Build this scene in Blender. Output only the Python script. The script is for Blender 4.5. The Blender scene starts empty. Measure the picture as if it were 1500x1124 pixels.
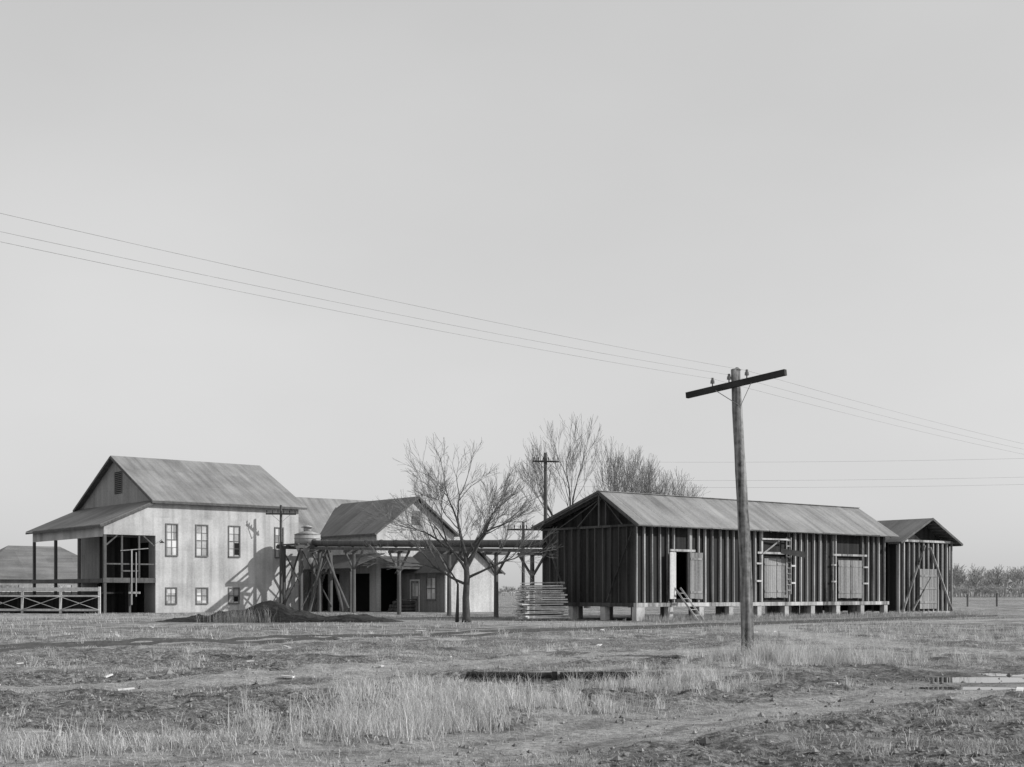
import bpy, bmesh, math, random
import numpy as np
from mathutils import Vector, Matrix
random.seed(7); rng=np.random.default_rng(11)
scn=bpy.context.scene
ANG=math.radians(39.05); CU,SU=math.cos(ANG),math.sin(ANG)
SUN=Vector((0.875,-0.115,0.469)).normalized()

# ------------------------------------------------------------------ noise
def vn(x,y,s):
    x=np.asarray(x,float); y=np.asarray(y,float)
    xi=np.floor(x); yi=np.floor(y); xf=x-xi; yf=y-yi
    u=xf*xf*(3-2*xf); v=yf*yf*(3-2*yf)
    def h(a,b):
        q=np.sin(a*127.1+b*311.7+s*74.7)*43758.5453
        return q-np.floor(q)
    return (h(xi,yi)*(1-u)+h(xi+1,yi)*u)*(1-v)+(h(xi,yi+1)*(1-u)+h(xi+1,yi+1)*u)*v
def fbm(x,y,s,o=4):
    r=0;a=.5;t=0
    for i in range(o):
        r=r+a*vn(x*2**i,y*2**i,s+i*3.1); t+=a; a*=.5
    return r/t
def sst(a,b,x):
    t=np.clip((x-a)/(b-a),0,1); return t*t*(3-2*t)
def pdist(x,y,pl):
    d=np.full(np.shape(x),1e9)
    for (ax,ay),(bx,by) in zip(pl[:-1],pl[1:]):
        dx,dy=bx-ax,by-ay; L=dx*dx+dy*dy
        t=np.clip(((x-ax)*dx+(y-ay)*dy)/L,0,1)
        d=np.minimum(d,np.hypot(x-ax-t*dx,y-ay-t*dy))
    return d
ROADA=[(-14,7.5),(-5,10.2),(-.7,12.8),(1.16,15),(4.3,18.6),(8.2,22.0),(14,27),(30,36),(70,60)]
ROADB=[(3.5,31.5),(7,36),(10.4,37.5),(12.5,33),(17,31.5),(30,36)]
ROADC=[(10.4,37.5),(9.7,51),(12,62),(28,74),(60,95)]
TRK1=[(-35,9),(30,84)]
TRK2=[(-40,-10.4),(-6.25,22.1),(5.8,33.5),(10.4,37.5)]
YARD=[(-45,84),(-20,80),(-6,72),(4,62)]
PUD=[(8.6,23.6,1.5,.9),(10.6,25.2,1.6,.8),(7.4,21.6,.7,.4),(11.5,28.4,1.1,.6)]
BARE=[(-2.9,17.4,1.0,1.6),(-1.4,26.5,2.0,1.2),(-4.5,19.5,1.6,1.0),(3.2,27.5,1.6,.8),(-6.0,24,2.2,1.2),(.8,13.0,1.6,.5),(4.6,14.2,1.8,.8),(-9,33,3,1.2),(3.5,38,3,1.0)]
def masks(x,y):
    n=fbm(x*.9,y*.9,3,4)-.5
    a=pdist(x,y,ROADA); b=pdist(x,y,ROADB); c=pdist(x,y,ROADC)
    road=np.clip(1-sst(.9,1.7,a+n*1.6),0,1)
    patch=sst(.50,.57,fbm(x*.24,y*.34,9,4)+.06*sst(0,7,x)*sst(34,20,y)+.03)*sst(60,40,y)
    bare=np.zeros_like(n)
    for (px,py,rx,ry) in BARE: bare=np.maximum(bare,1-sst(.7,1.25,np.hypot((x-px)/rx,(y-py)/ry)+n*1.8))
    br=sst(0,2.5,x-(y-11)*.35+1)*sst(30,22,y)*sst(.34,.48,fbm(x*.6,y*.6,21,3))
    edge=np.exp(-((b-1.75)/.32)**2)*.95
    t1=pdist(x,y,TRK1); t2=pdist(x,y,TRK2)
    brk=sst(.36,.52,vn(x*.45,y*.45,71))
    edge_shade=np.exp(-((t2-1.55)/.28)**2)*brk+np.exp(-((t1-1.6)/.35)**2)*brk*.9  # shaded track banks painted as broken dark strips
    yard=np.clip(1-sst(2.5,5.5,pdist(x,y,YARD)+n*6),0,1)
    mud_shade=np.clip(np.maximum.reduce([patch*.85,br*.9,edge,bare]),0,1)
    t=np.minimum(t1,t2)
    trk=np.clip(1-sst(.7,1.3,t+n*1.0),0,1)
    rut=np.exp(-((a-.62)/.16)**2)+np.exp(-((b-.6)/.15)**2)*.6
    path=np.maximum.reduce([np.clip(1-sst(.9,1.4,b+n*1.3),0,1),np.clip(1-sst(.9,1.6,c+n*1.8),0,1),trk*.85,yard*.7,road*.9])
    mud_shade=np.clip(mud_shade*(1-.9*np.clip(trk+yard+road*.85,0,1))+edge_shade*(1-yard),0,1)  # the mud mask also carries the painted bank shade
    path=path*(1-.8*np.clip(edge_shade,0,1)*(1-yard))
    return mud_shade,path,rut,road
def H(x,y):
    x=np.asarray(x,float);y=np.asarray(y,float)
    near=1-sst(38,62,y); near=np.maximum(near,.15)*(1-sst(150,300,np.hypot(x,y)))
    mud_shade,path,rut,road=masks(x,y)
    z=(fbm(x*.28,y*.28,1,3)-.5)*.26+(fbm(x*1.6,y*1.6,5,4)-.5)*.16*(1-.6*road)
    cl=fbm(x*4.0,y*4.0,8,3)
    z=z+mud_shade*((cl-.5)*.19-.03)*sst(45,25,y)
    z=z*near - .05*road*near - .065*rut*near*sst(.3,.6,vn(x*.8,y*.8,4))
    wx=np.exp(-((x-.75)/1.95)**6)
    z=z*(1-wx*np.exp(-((y-24.9)/1.3)**4))
    z=z-.34*wx*sst(24.95,24.75,y)*sst(22.6,24.0,y)
    for (px,py,a,b) in PUD:
        q=((x-px)/a)**2+((y-py)/b)**2
        k=np.exp(-q**2*.3); z=z*(1-k)+(-.10)*k
        k2=np.exp(-((x-px)/(a*1.5))**2-((y-py+b*1.6)/(b*1.4))**2); z=z*(1-k2)-.05*k2
    return z
def hz(x,y): return float(H(np.array([x]),np.array([y]))[0])

# ------------------------------------------------------------------ materials
def newmat(name):
    m=bpy.data.materials.new(name); m.use_nodes=True
    nt=m.node_tree; b=nt.nodes['Principled BSDF']; b.inputs['Roughness'].default_value=.85
    b.inputs['Specular IOR Level'].default_value=.2
    return m,nt,b
def nd(nt,t,**k):
    n=nt.nodes.new(t)
    for a,v in k.items(): setattr(n,a,v)
    return n
def mth(nt,op,a,b=None,clamp=False):
    n=nd(nt,'ShaderNodeMath',operation=op); n.use_clamp=clamp
    for i,q in enumerate((a,b)):
        if q is None: continue
        if isinstance(q,(int,float)): n.inputs[i].default_value=q
        else: nt.links.new(q,n.inputs[i])
    return n.outputs[0]
def surf(name,base,streak=(4,4,.2),cell=(1/.7,1/.7,1/2.4),cellamt=.18,stramt=.5,fineamt=.25,rough=.85,spec=.2,rib=None,bump=.3,off=(.37,.41,.23),stain=0):
    m,nt,b=newmat(name); L=nt.links
    tc=nd(nt,'ShaderNodeTexCoord')
    def vm(op,v,vec):
        n=nd(nt,'ShaderNodeVectorMath',operation=op); L.new(v,n.inputs[0])
        if vec is not None: n.inputs[1].default_value=vec
        return n.outputs[0]
    o=vm('ADD',tc.outputs['Object'],off)
    n1=nd(nt,'ShaderNodeTexNoise'); L.new(vm('MULTIPLY',o,streak),n1.inputs['Vector']); n1.inputs['Scale'].default_value=1; n1.inputs['Detail'].default_value=5
    n2=nd(nt,'ShaderNodeTexNoise'); L.new(o,n2.inputs['Vector']); n2.inputs['Scale'].default_value=9; n2.inputs['Detail'].default_value=6
    n3=nd(nt,'ShaderNodeTexNoise'); L.new(o,n3.inputs['Vector']); n3.inputs['Scale'].default_value=.45; n3.inputs['Detail'].default_value=4
    wn=nd(nt,'ShaderNodeTexWhiteNoise',noise_dimensions='3D'); L.new(vm('FLOOR',vm('MULTIPLY',o,cell),None),wn.inputs['Vector'])
    def cen(s,amt): return mth(nt,'MULTIPLY',mth(nt,'SUBTRACT',s,.5),amt*2)
    s=mth(nt,'ADD',cen(n1.outputs['Fac'],stramt*1.3),cen(n2.outputs['Fac'],fineamt*1.3))
    s=mth(nt,'ADD',s,cen(n3.outputs['Fac'],.25+stain)); s=mth(nt,'ADD',s,cen(wn.outputs['Value'],cellamt*.5))
    f=mth(nt,'MULTIPLY',mth(nt,'MAXIMUM',mth(nt,'ADD',s,1),.15),base)
    hgt=mth(nt,'MULTIPLY',n2.outputs['Fac'],.02)
    if rib:
        ax,pitch,dep=rib
        sx=nd(nt,'ShaderNodeSeparateXYZ'); L.new(o,sx.inputs[0])
        w=mth(nt,'SINE',mth(nt,'MULTIPLY',sx.outputs[ax],2*math.pi/pitch))
        w=mth(nt,'POWER',mth(nt,'ADD',mth(nt,'MULTIPLY',w,.5),.5),6.0)
        hgt=mth(nt,'ADD',hgt,mth(nt,'MULTIPLY',w,dep))
        f=mth(nt,'MULTIPLY',f,mth(nt,'SUBTRACT',1.03,mth(nt,'MULTIPLY',w,.12)))
    cb=nd(nt,'ShaderNodeCombineColor')
    for i in range(3): L.new(f,cb.inputs[i])
    L.new(cb.outputs[0],b.inputs['Base Color'])
    bp=nd(nt,'ShaderNodeBump'); bp.inputs['Strength'].default_value=bump; bp.inputs['Distance'].default_value=1
    L.new(hgt,bp.inputs['Height']); L.new(bp.outputs[0],b.inputs['Normal'])
    b.inputs['Roughness'].default_value=rough; b.inputs['Specular IOR Level'].default_value=spec
    return m
M={}
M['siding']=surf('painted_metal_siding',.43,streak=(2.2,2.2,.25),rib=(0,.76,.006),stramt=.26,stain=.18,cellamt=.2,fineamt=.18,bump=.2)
M['siding_sh']=surf('shaded_siding',.27,stramt=.25,cellamt=.15)  # darker copy of the siding, shade painted into its base colour
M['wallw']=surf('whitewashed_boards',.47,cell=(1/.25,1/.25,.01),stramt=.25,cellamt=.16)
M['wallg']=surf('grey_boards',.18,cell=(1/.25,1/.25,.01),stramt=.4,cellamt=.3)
M['roofu']=surf('corrugated_roof_u',.21,streak=(2.5,.3,.3),cell=(1/.8,1/2.6,.01),rib=(0,.8,.012),stramt=.42,stain=.2,cellamt=.25,rough=.6,spec=.4)
M['roofv']=surf('corrugated_roof_v',.14,streak=(.3,2.5,.3),cell=(1/2.6,1/.8,.01),rib=(1,.8,.012),stramt=.45,stain=.2,cellamt=.28,rough=.6,spec=.4)
M['roofd']=surf('dark_shingle_roof',.08,streak=(1,1,1),cell=(3,3,3),stramt=.3)
M['dark']=surf('dark_tarred_boards',.026,cell=(1/.2,1/.2,.01),stramt=.7,cellamt=1.0)
M['darkg']=surf('dark_gable_boards',.038,cell=(1/.2,1/.2,.01),stramt=.6,cellamt=.8)
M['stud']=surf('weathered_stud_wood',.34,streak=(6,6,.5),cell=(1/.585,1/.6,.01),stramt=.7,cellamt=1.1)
M['studg']=surf('shaded_stud_wood',.065,streak=(6,6,.5),cell=(1/.6,1/.6,.01),stramt=.6,cellamt=.9)  # dark copy of the stud wood with the shade of those sides painted in
M['timber']=surf('old_timber',.10,streak=(5,5,.6),stramt=.5)
M['door']=surf('plank_door_wood',.23,cell=(1/.16,1/.16,.01),stramt=.4,cellamt=.6)
M['pale']=surf('pale_new_lumber',.52,streak=(2,2,6),cell=(.8,.8,1/.122),stramt=.4,cellamt=.6)
M['white']=surf('white_paint_wood',.62,stramt=.25)
M['conc']=surf('concrete_pier',.42,streak=(1,1,1))
M['pole']=surf('utility_pole_wood',.18,streak=(16,16,.5),cell=(.01,.01,.01),stramt=1.5,fineamt=.7,bump=.9)
M['arm']=surf('crossarm_wood',.035,streak=(3,3,8),stramt=.5)
M['metal']=surf('galvanised_metal',.30,stramt=.3,rough=.5,spec=.5)
M['pipe']=surf('dull_iron_pipe',.08,stramt=.5,rough=.6)
M['iron']=surf('rusty_rail_iron',.07,stramt=.3)
M['wirel']=surf('wire_metal_pale',.30,stramt=.1)
M['glass']=surf('dusty_window_glass',.46,streak=(1,1,1),cell=(1/.44,1/.31,1/.56),stramt=.3,cellamt=.9,rough=.3,spec=.5)
M['black']=surf('interior_shade_black',.012,stramt=.1)  # near-black colour standing in for shade inside openings
M['sash']=surf('window_sash_paint',.15,stramt=.2)
M['bark']=surf('tree_bark',.075,streak=(5,5,1),stramt=.5)
M['barkl']=surf('twig_bark',.19,streak=(2,2,2),stramt=.3)
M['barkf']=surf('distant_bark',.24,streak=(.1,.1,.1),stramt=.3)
M['barkh']=surf('hazed_treeline_bark',.34,streak=(.1,.1,.1),stramt=.4)  # bark colour lightened to paint in distance haze
M['coal']=surf('dark_cinder',.032,streak=(3,3,3),stramt=.9,fineamt=.9,bump=1.0)
M['ceram']=surf('insulator_glass',.10,rough=.2,spec=.6,stramt=.1)
M['clod']=surf('soil_clod',.19,streak=(2,2,2),stramt=.6,cell=(3,3,3),cellamt=.9)

# ------------------------------------------------------------------ mesh builder
class MB:
    def __init__(s): s.v=[]; s.f=[]
    def add(s,vs,fs):
        o=len(s.v); s.v.extend(tuple(map(float,q)) for q in vs); s.f.extend(tuple(i+o for i in f) for f in fs)
    def box(s,x0,x1,y0,y1,z0,z1):
        s.add([(x0,y0,z0),(x1,y0,z0),(x1,y1,z0),(x0,y1,z0),(x0,y0,z1),(x1,y0,z1),(x1,y1,z1),(x0,y1,z1)],
              [(0,3,2,1),(4,5,6,7),(0,1,5,4),(1,2,6,5),(2,3,7,6),(3,0,4,7)])
    def ext(s,pts,vec):
        n=len(pts); v=Vector(vec); P=[Vector(p) for p in pts]
        s.add(P+[p+v for p in P],[tuple(range(n))[::-1],tuple(range(n,2*n))]+[(i,(i+1)%n,n+(i+1)%n,n+i) for i in range(n)])
    def beam(s,p,q,w,h,up=(0,0,1)):
        p=Vector(p);q=Vector(q);d=(q-p).normalized();u=Vector(up)
        if abs(d.dot(u))>.98: u=Vector((1,0,0))
        a=d.cross(u).normalized()*w/2; b=a.cross(d).normalized()*h/2
        s.ext([p-a-b,p+a-b,p+a+b,p-a+b],q-p)
    def tube(s,pts,rad,n=6,cap=True):
        rings=[];P=[Vector(p) for p in pts]
        for i,p in enumerate(P):
            d=(P[min(i+1,len(P)-1)]-P[max(i-1,0)]).normalized()
            u=Vector((0,0,1)) if abs(d.z)<.9 else Vector((1,0,0))
            a=d.cross(u).normalized(); b=a.cross(d)
            rings.append([p+(a*math.cos(t)+b*math.sin(t))*rad[i] for t in [2*math.pi*k/n for k in range(n)]])
        vs=[q for r in rings for q in r]; fs=[]
        for i in range(len(P)-1):
            for k in range(n): fs.append((i*n+k,i*n+(k+1)%n,(i+1)*n+(k+1)%n,(i+1)*n+k))
        if cap: fs.append(tuple(range(n))[::-1]); fs.append(tuple(range(len(vs)-n,len(vs))))
        s.add(vs,fs)
    def wallx(s,u0,u1,z0,z1,v0,v1,ops=()):
        xs=sorted({u0,u1,*[o[0] for o in ops],*[o[1] for o in ops]}); zs=sorted({z0,z1,*[o[2] for o in ops],*[o[3] for o in ops]})
        for a,b in zip(xs[:-1],xs[1:]):
            for c,d in zip(zs[:-1],zs[1:]):
                mx,mz=(a+b)/2,(c+d)/2
                if any(o[0]<mx<o[1] and o[2]<mz<o[3] for o in ops): continue
                s.box(a,b,v0,v1,c,d)
    def wally(s,y0,y1,z0,z1,x0,x1,ops=()):
        ys=sorted({y0,y1,*[o[0] for o in ops],*[o[1] for o in ops]}); zs=sorted({z0,z1,*[o[2] for o in ops],*[o[3] for o in ops]})
        for a,b in zip(ys[:-1],ys[1:]):
            for c,d in zip(zs[:-1],zs[1:]):
                mx,mz=(a+b)/2,(c+d)/2
                if any(o[0]<mx<o[1] and o[2]<mz<o[3] for o in ops): continue
                s.box(x0,x1,a,b,c,d)
def ob(name,mb,mat,parent=None,smooth=False):
    me=bpy.data.meshes.new(name); me.from_pydata(mb.v,[],mb.f); me.update()
    if len(mb.f)<30000:
        bm=bmesh.new(); bm.from_mesh(me); bmesh.ops.recalc_face_normals(bm,faces=bm.faces); bm.to_mesh(me); bm.free()
    me.materials.append(M[mat]); o=bpy.data.objects.new(name,me); scn.collection.objects.link(o)
    if smooth: me.polygons.foreach_set('use_smooth',[True]*len(me.polygons))
    if parent: o.parent=parent
    return o
def empty(name,x,y,z=0,rot=ANG):
    e=bpy.data.objects.new(name,None); e.empty_display_size=.5; scn.collection.objects.link(e); e.location=(x,y,z); e.rotation_euler=(0,0,rot); return e
def slab(mb,pts,t=.06): mb.ext(pts,(0,0,t))
def gw(u,v,z=0): return (-26.05+CU*u-SU*v, 97+SU*u+CU*v, z)

# ------------------------------------------------------------------ cotton house (right barn)
E=empty('slatted_cotton_house',6.5,69.4)
Lb,Wb,fz=22.0,7.7,.93
D1,D2,D3=(2.96,3.95),(10.1,12.3),(16.9,19.3)
w=MB()
w.wallx(0.17,Lb-.17,fz+.02,5.12,.15,.19,[(2.96,3.95,1.15,3.66)])
w.wallx(0.17,Lb-.17,fz+.02,5.2,Wb-.19,Wb-.15); w.wally(.19,Wb-.19,fz+.02,5.1,Lb-.19,Lb-.15)
ob('front_boards',w,'dark',E)
w=MB(); w.wally(.19,Wb-.19,fz+.02,4.98,.14,.18)
ob('gable_boards',w,'darkg',E)
w=MB(); w.ext([(.5,.2,5.0),(.5,Wb-.2,5.0),(.5,Wb-.3,5.25),(.5,2.5,6.8),(.5,.2,5.28)],(.05,0,0)); w.box(.2,Lb-.2,.2,Wb-.2,fz-.1,fz+.015); ob('attic_shade_sheet_and_floor',w,'dark',E)  # dark triangle sheet stands in for shade in the open gable; floor below
s=MB(); x=0.05
while x<Lb:
    if not any(a-.05<x<b+.05 for a,b in (D1,D2,D3)):
        j=random.uniform(-.04,.04); wd=random.uniform(.05,.085); l=random.uniform(-.03,.03)
        s.ext([(x+j,0,fz+.03),(x+j+wd,0,fz+.03),(x+j+wd,.149,fz+.03),(x+j,.149,fz+.03)],(l,0,4.17))
    x+=.585
for a,b in (D1,D2,D3):
    for q in (a-.16,b+.08): s.box(q,q+.08,-.01,.148,fz+.03,5.1)
    s.box(a-.5,b+.5,-.035,-.012,3.70,3.82)
    for zz in (2.1,3.1): s.box(a-.62,a-.1,-.034,-.011,zz,zz+.10); s.box(b+.1,b+.62,-.034,-.011,zz-.1,zz)
ob('studs',s,'stud',E)
s=MB(); y=.08
while y<Wb:
    s.box(0.0,.139,y,y+.07,fz+.03,4.97); y+=.62
s.box(-.012,.138,0.0,Wb,4.98,5.10)
s.beam((-.03,.3,4.7),(-.03,2.2,fz+.1),.03,.12,(1,0,0)); s.beam((-.03,7.3,4.7),(-.03,5.4,fz+.1),.03,.12,(1,0,0))
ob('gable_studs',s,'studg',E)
r=MB()
RZ,RV=6.90,2.55
def rz(v): return RZ-(RV-v)*(RZ-5.0)/(RV+.5) if v<RV else RZ-(v-RV)*(RZ-5.15)/(8.15-RV)
x=-.35; XE=Lb+.45
while x<XE-.01:
    x2=min(x+.8,XE); e=random.uniform(-.03,.05); lift=random.uniform(0,.015)
    ze=rz(-.5-e)
    slab(r,[(x,RV,RZ+lift),(x,-.5-e,ze+lift),(x2-.004,-.5-e,ze+lift),(x2-.004,RV,RZ+lift)],.03)
    x=x2
slab(r,[(-.35,8.15,5.15),(-.35,RV+.003,RZ),(Lb+.45,RV+.003,RZ),(Lb+.45,8.15,5.15)],.05)
r.beam((-.36,RV,RZ+.05),(XE,RV,RZ+.05),.22,.03)
ob('roof',r,'roofu',E)
t=MB(); x=.1
while x<Lb+.3:
    t.beam((x,-.44,rz(-.44)-.08),(x,.6,rz(.6)-.08),.06,.12); x+=.6
for x in (-.3,.2,.95):
    t.beam((x,-.44,rz(-.44)-.09),(x,RV,RZ-.09),.05,.14); t.beam((x,RV,RZ-.09),(x,8.0,rz(8.0)-.09),.05,.14)
    t.beam((x,RV,5.0),(x,RV,RZ-.15),.1,.05)
for v in (1.0,4.5,6.0): t.beam((-.05,v,5.1),(-.05,RV,rz(RV)-.3),.03,.08,(1,0,0))
for v in (-.46,1.5,RV,4.2,6.2,8.0): t.beam((-.33,v,rz(v)-.045),(Lb+.43,v,rz(v)-.045),.09,.05)
ob('rafters',t,'timber',E)
f=MB(); f.beam((-.36,-.52,4.98),(-.36,RV,RZ),.03,.13); f.beam((-.36,RV,RZ),(-.36,8.17,5.13),.03,.13); ob('barge_boards',f,'timber',E)
s=MB(); s.box(-.04,Lb+.04,-.06,.16,.74,fz-.003+.02); ob('sill',s,'stud',E)
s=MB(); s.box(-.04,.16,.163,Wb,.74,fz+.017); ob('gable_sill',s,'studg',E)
p=MB(); x=.0
for i in range(10):
    x=i*2.4; p.box(x-.02,x+.33,-.02,.3,-.1,.735)
    for v in (2.4,5.0,7.2): p.box(x,x+.35,v,v+.35,-.1,.735)
p.box(-.1,.5,-.12,-.025,-.1,.72); ob('piers',p,'conc',E)
d=MB()
def door(u0,u1,z0,z1,y=-.045):
    n=max(4,int((u1-u0)/.17)); wd=(u1-u0)/n
    for i in range(n): d.box(u0+i*wd+.006,u0+(i+1)*wd-.006,y,y+.03,z0+random.uniform(-.02,.02),z1)
    for zz in (z0+.3,z1-.4): d.box(u0+.03,u1-.03,y-.025,y-.002,zz,zz+.12)
door(3.99,5.0,1.15,3.66,-.075); door(10.15,11.2,1.2,3.45); door(11.24,12.25,1.2,3.45); door(16.95,18.1,1.15,3.45); door(18.13,19.25,1.15,3.45)
ob('plank_doors',d,'door',E)
d=MB()
d.ext([(2.93,-.05,1.15),(2.22,-.30,1.15),(2.2,-.26,1.15),(2.91,-.01,1.15)],(0,0,2.5)); ob('open_door_leaf',d,'wallw',E)
s=MB()
for q in (0,.45): s.beam((3.35+q,-1.25,0),(2.75+q,-.1,1.75),.05,.09)
for k in range(1,6):
    f_=k/6; s.beam((3.35-.6*f_,-1.25+1.15*f_,1.75*f_),(3.8-.6*f_,-1.25+1.15*f_,1.75*f_),.14,.03)
ob('door_steps',s,'stud',E)
s=MB(); s.beam((9.9,-.08,4.55),(12.1,-.3,4.55),.05,.09); s.beam((10.0,-.06,3.7),(10.9,-.5,4.45),.05,.08); s.box(12.0,12.07,-.12,-.06,1.4,4.7); s.box(12.4,12.47,-.12,-.06,1.4,4.7)
for k in range(10): s.box(12.07,12.4,-.11,-.07,1.6+k*.32,1.66+k*.32)
ob('wall_brackets_ladder',s,'stud',E)
s=MB(); s.ext([(11.0,-.55,3.72),(13.1,-.62,3.52),(13.1,-.62,3.86),(11.0,-.55,4.02)],(0,.03,0)); ob('hanging_board',s,'arm',E)

# ------------------------------------------------------------------ small seed house
E=empty('braced_seed_house',24.3,83.3)
W,Dp=5.9,7.6
w=MB(); w.wallx(.14,W-.14,.3,4.7,.13,.17); w.wally(.17,Dp,.3,4.7,.13,.17); w.wally(.17,Dp,.3,4.7,W-.17,W-.13); w.wallx(.17,W-.17,.3,4.7,Dp-.1,Dp-.05)
w.ext([(.1,.5,4.7),(W-.1,.5,4.7),(W/2,.5,6.05)],(0,.05,0)); ob('boards',w,'dark',E)
s=MB(); x=0
while x<W: s.box(x,x+.07,0,.129,.25,4.75); x+=.53
s.beam((.3,-.05,.3),(2.7,-.05,4.5),.04,.13,(0,1,0)); s.beam((W-.1,-.05,.3),(3.3,-.05,4.4),.04,.13,(0,1,0))
s.beam((3.35,-.09,2.5),(1.3,-.09,.35),.04,.12,(0,1,0))
s.box(-.02,W+.02,-.1,-.005,4.70,4.84); s.box(-.03,W+.03,-.03,.12,.12,.27)
ob('studs_and_braces',s,'stud',E)
s=MB(); y=.2
while y<Dp: s.box(0,.129,y,y+.07,.25,4.7); y+=.6
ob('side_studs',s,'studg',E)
d=MB()
for i in range(9): d.box(2.15+i*.21,2.35+i*.21,-.06,-.03,.45,3.0)
for zz in (.8,2.5,1.7): d.box(2.15,4.0,-.09,-.062,zz,zz+.13)
ob('door',d,'door',E)
r=MB(); slab(r,[(-.45,-.45,4.62),(W/2,-.45,6.2),(W/2,Dp+.3,6.2),(-.45,Dp+.3,4.62)],.05); slab(r,[(W/2+.003,-.45,6.2),(W+.45,-.45,4.62),(W+.45,Dp+.3,4.62),(W/2+.003,Dp+.3,6.2)],.05)
ob('roof',r,'roofv',E)
t=MB()
for k in range(9):
    q=k/8
    t.beam((-.4+q*(W/2+.4),-.4,4.58+1.58*q),(-.4+q*(W/2+.4),.5,4.58+1.58*q),.07,.1); t.beam((W+.4-q*(W/2+.4),-.4,4.58+1.58*q),(W+.4-q*(W/2+.4),.5,4.58+1.58*q),.07,.1)
t.beam((-.46,-.47,4.6),(W/2,-.47,6.2),.04,.14); t.beam((W+.46,-.47,4.6),(W/2,-.47,6.2),.04,.14)
ob('rafters',t,'timber',E)
p=MB()
for x in (0,1.9,3.8,5.5):
    for y in (0,3.5,7): p.box(x,x+.3,y+.02,y+.3,-.1,.118)
ob('piers',p,'conc',E)

# ------------------------------------------------------------------ windows helper
def window(E,u0,u1,z0,z1,v=0,axis='x',broken=False,nx=2,nz=4):
    fr=MB();gl=MB()
    def bx(mb,a0,a1,y0,y1,c0,c1):
        if axis=='x': mb.box(a0,a1,y0,y1,c0,c1)
        else: mb.box(y0,y1,a0,a1,c0,c1)
    t=.08
    bx(fr,u0-t,u0,v-.05,v+.06,z0-t,z1+t); bx(fr,u1,u1+t,v-.05,v+.06,z0-t,z1+t); bx(fr,u0,u1,v-.05,v+.06,z1,z1+t); bx(fr,u0-.05,u1+.05,v-.09,v-.052,z0-t-.02,z0); bx(fr,u0,u1,v-.045,v+.06,z0-t,z0)
    w_=(u1-u0)
    for i in range(1,nx): bx(fr,u0+w_*i/nx-.018,u0+w_*i/nx+.018,v+.0,v+.02,z0,z1)
    for k in range(1,nz):
        zz=z0+(z1-z0)*k/nz; h=.035 if k==nz//2 else .016; bx(fr,u0,u1,v+.002,v+.022,zz-h,zz+h)
    bx(gl,u0,u1,v+.03,v+.05,z0,z1)
    ob('window_frame',fr,'sash',E); ob('window_glass',gl,'glass',E)
    if broken:
        bk=MB(); bx(bk,u0+w_*.5+.03,u1-.03,v+.024,v+.028,z0+.1,z0+(z1-z0)*.45); ob('broken_pane',bk,'black',E)

# ------------------------------------------------------------------ gin building
E=empty('cotton_gin_building',-26.05,97)
L,W=11.9,14.5; RZg=12.0
up=[(.84,1.68),(3.22,4.1),(5.9,6.76),(9.85,10.5)]; lo=[(.84,1.6),(3.25,4.1),(5.9,6.7)]
ops=[(a,b,4.25,6.5) for a,b in up]+[(a,b,.7,1.8) for a,b in lo]
w=MB(); w.wallx(0,L,-.2,8.25,0,.15,ops); w.wallx(0,L,-.2,8.25,W-.15,W); w.wally(.15,W-.15,-.2,8.25,L-.15,L); ob('walls',w,'siding',E)
w=MB(); w.wally(.15,W-.15,-.2,8.25,0,.15,[(1.2,4.2,2.5,5.2),(6,9,2.5,5.2),(2,5,-.2,2.2),(7,11,-.2,2.2)])
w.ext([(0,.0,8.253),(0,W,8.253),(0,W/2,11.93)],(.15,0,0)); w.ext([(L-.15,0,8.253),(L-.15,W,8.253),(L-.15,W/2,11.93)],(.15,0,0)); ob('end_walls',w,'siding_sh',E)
w=MB(); w.box(.6,.7,.3,W-.3,0,8); ob('interior_shade_sheet',w,'black',E)  # near-black sheet added behind the openings to paint the interior shade
w=MB(); w.box(.8,L-.2,.9,1.0,0,8); ob('interior_shade_sheet_front',w,'black',E)
for i,(a,b) in enumerate(up): window(E,a,b,4.25,6.5,broken=(i==2))
for i,(a,b) in enumerate(lo): window(E,a,b,.7,1.8,broken=(i==2),nz=2)
r=MB(); q=.51
slab(r,[(-.45,-.45,8.3-.45*q+.1),(L+.5,-.45,8.3-.45*q+.1),(L+.5,W/2,RZg),(-.45,W/2,RZg)],.06)
slab(r,[(-.45,W/2+.003,RZg),(L+.5,W/2+.003,RZg),(L+.5,W+.45,8.3-.45*q+.1),(-.45,W+.45,8.3-.45*q+.1)],.06); ob('roof',r,'roofu',E)
t=MB(); t.box(-.45,L+.5,-.47,-.43,8.0,8.16); x=-.3
while x<L+.4: t.box(x,x+.07,-.42,-.003,8.02,8.14); x+=.6
t.beam((-.47,-.45,8.1),(-.47,W/2,11.93),.04,.18); t.beam((-.47,W+.45,8.1),(-.47,W/2,11.93),.04,.18)
t.beam((-.25,-.45,8.08),(-.25,W/2,11.88),.4,.05); t.beam((-.25,W+.45,8.08),(-.25,W/2,11.88),.4,.05)
ob('eave_trim',t,'timber',E)
v=MB()
v.box(-.06,-.002,6.05,6.12,9.1,10.8); v.box(-.06,-.002,7.38,7.45,9.1,10.8)
for k in range(11): v.box(-.05,-.002,6.12,7.38,9.15+k*.15,9.22+k*.15)
ob('louvre_vent',v,'sash',E)
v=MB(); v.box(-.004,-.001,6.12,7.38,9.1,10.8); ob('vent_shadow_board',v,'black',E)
r=MB(); slab(r,[(-4.3,-.35,6.28),(-.003,-.35,8.22),(-.003,W+.4,8.22),(-4.3,W+.4,6.28)],.06); ob('lean_to_roof',r,'roofv',E)
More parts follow.
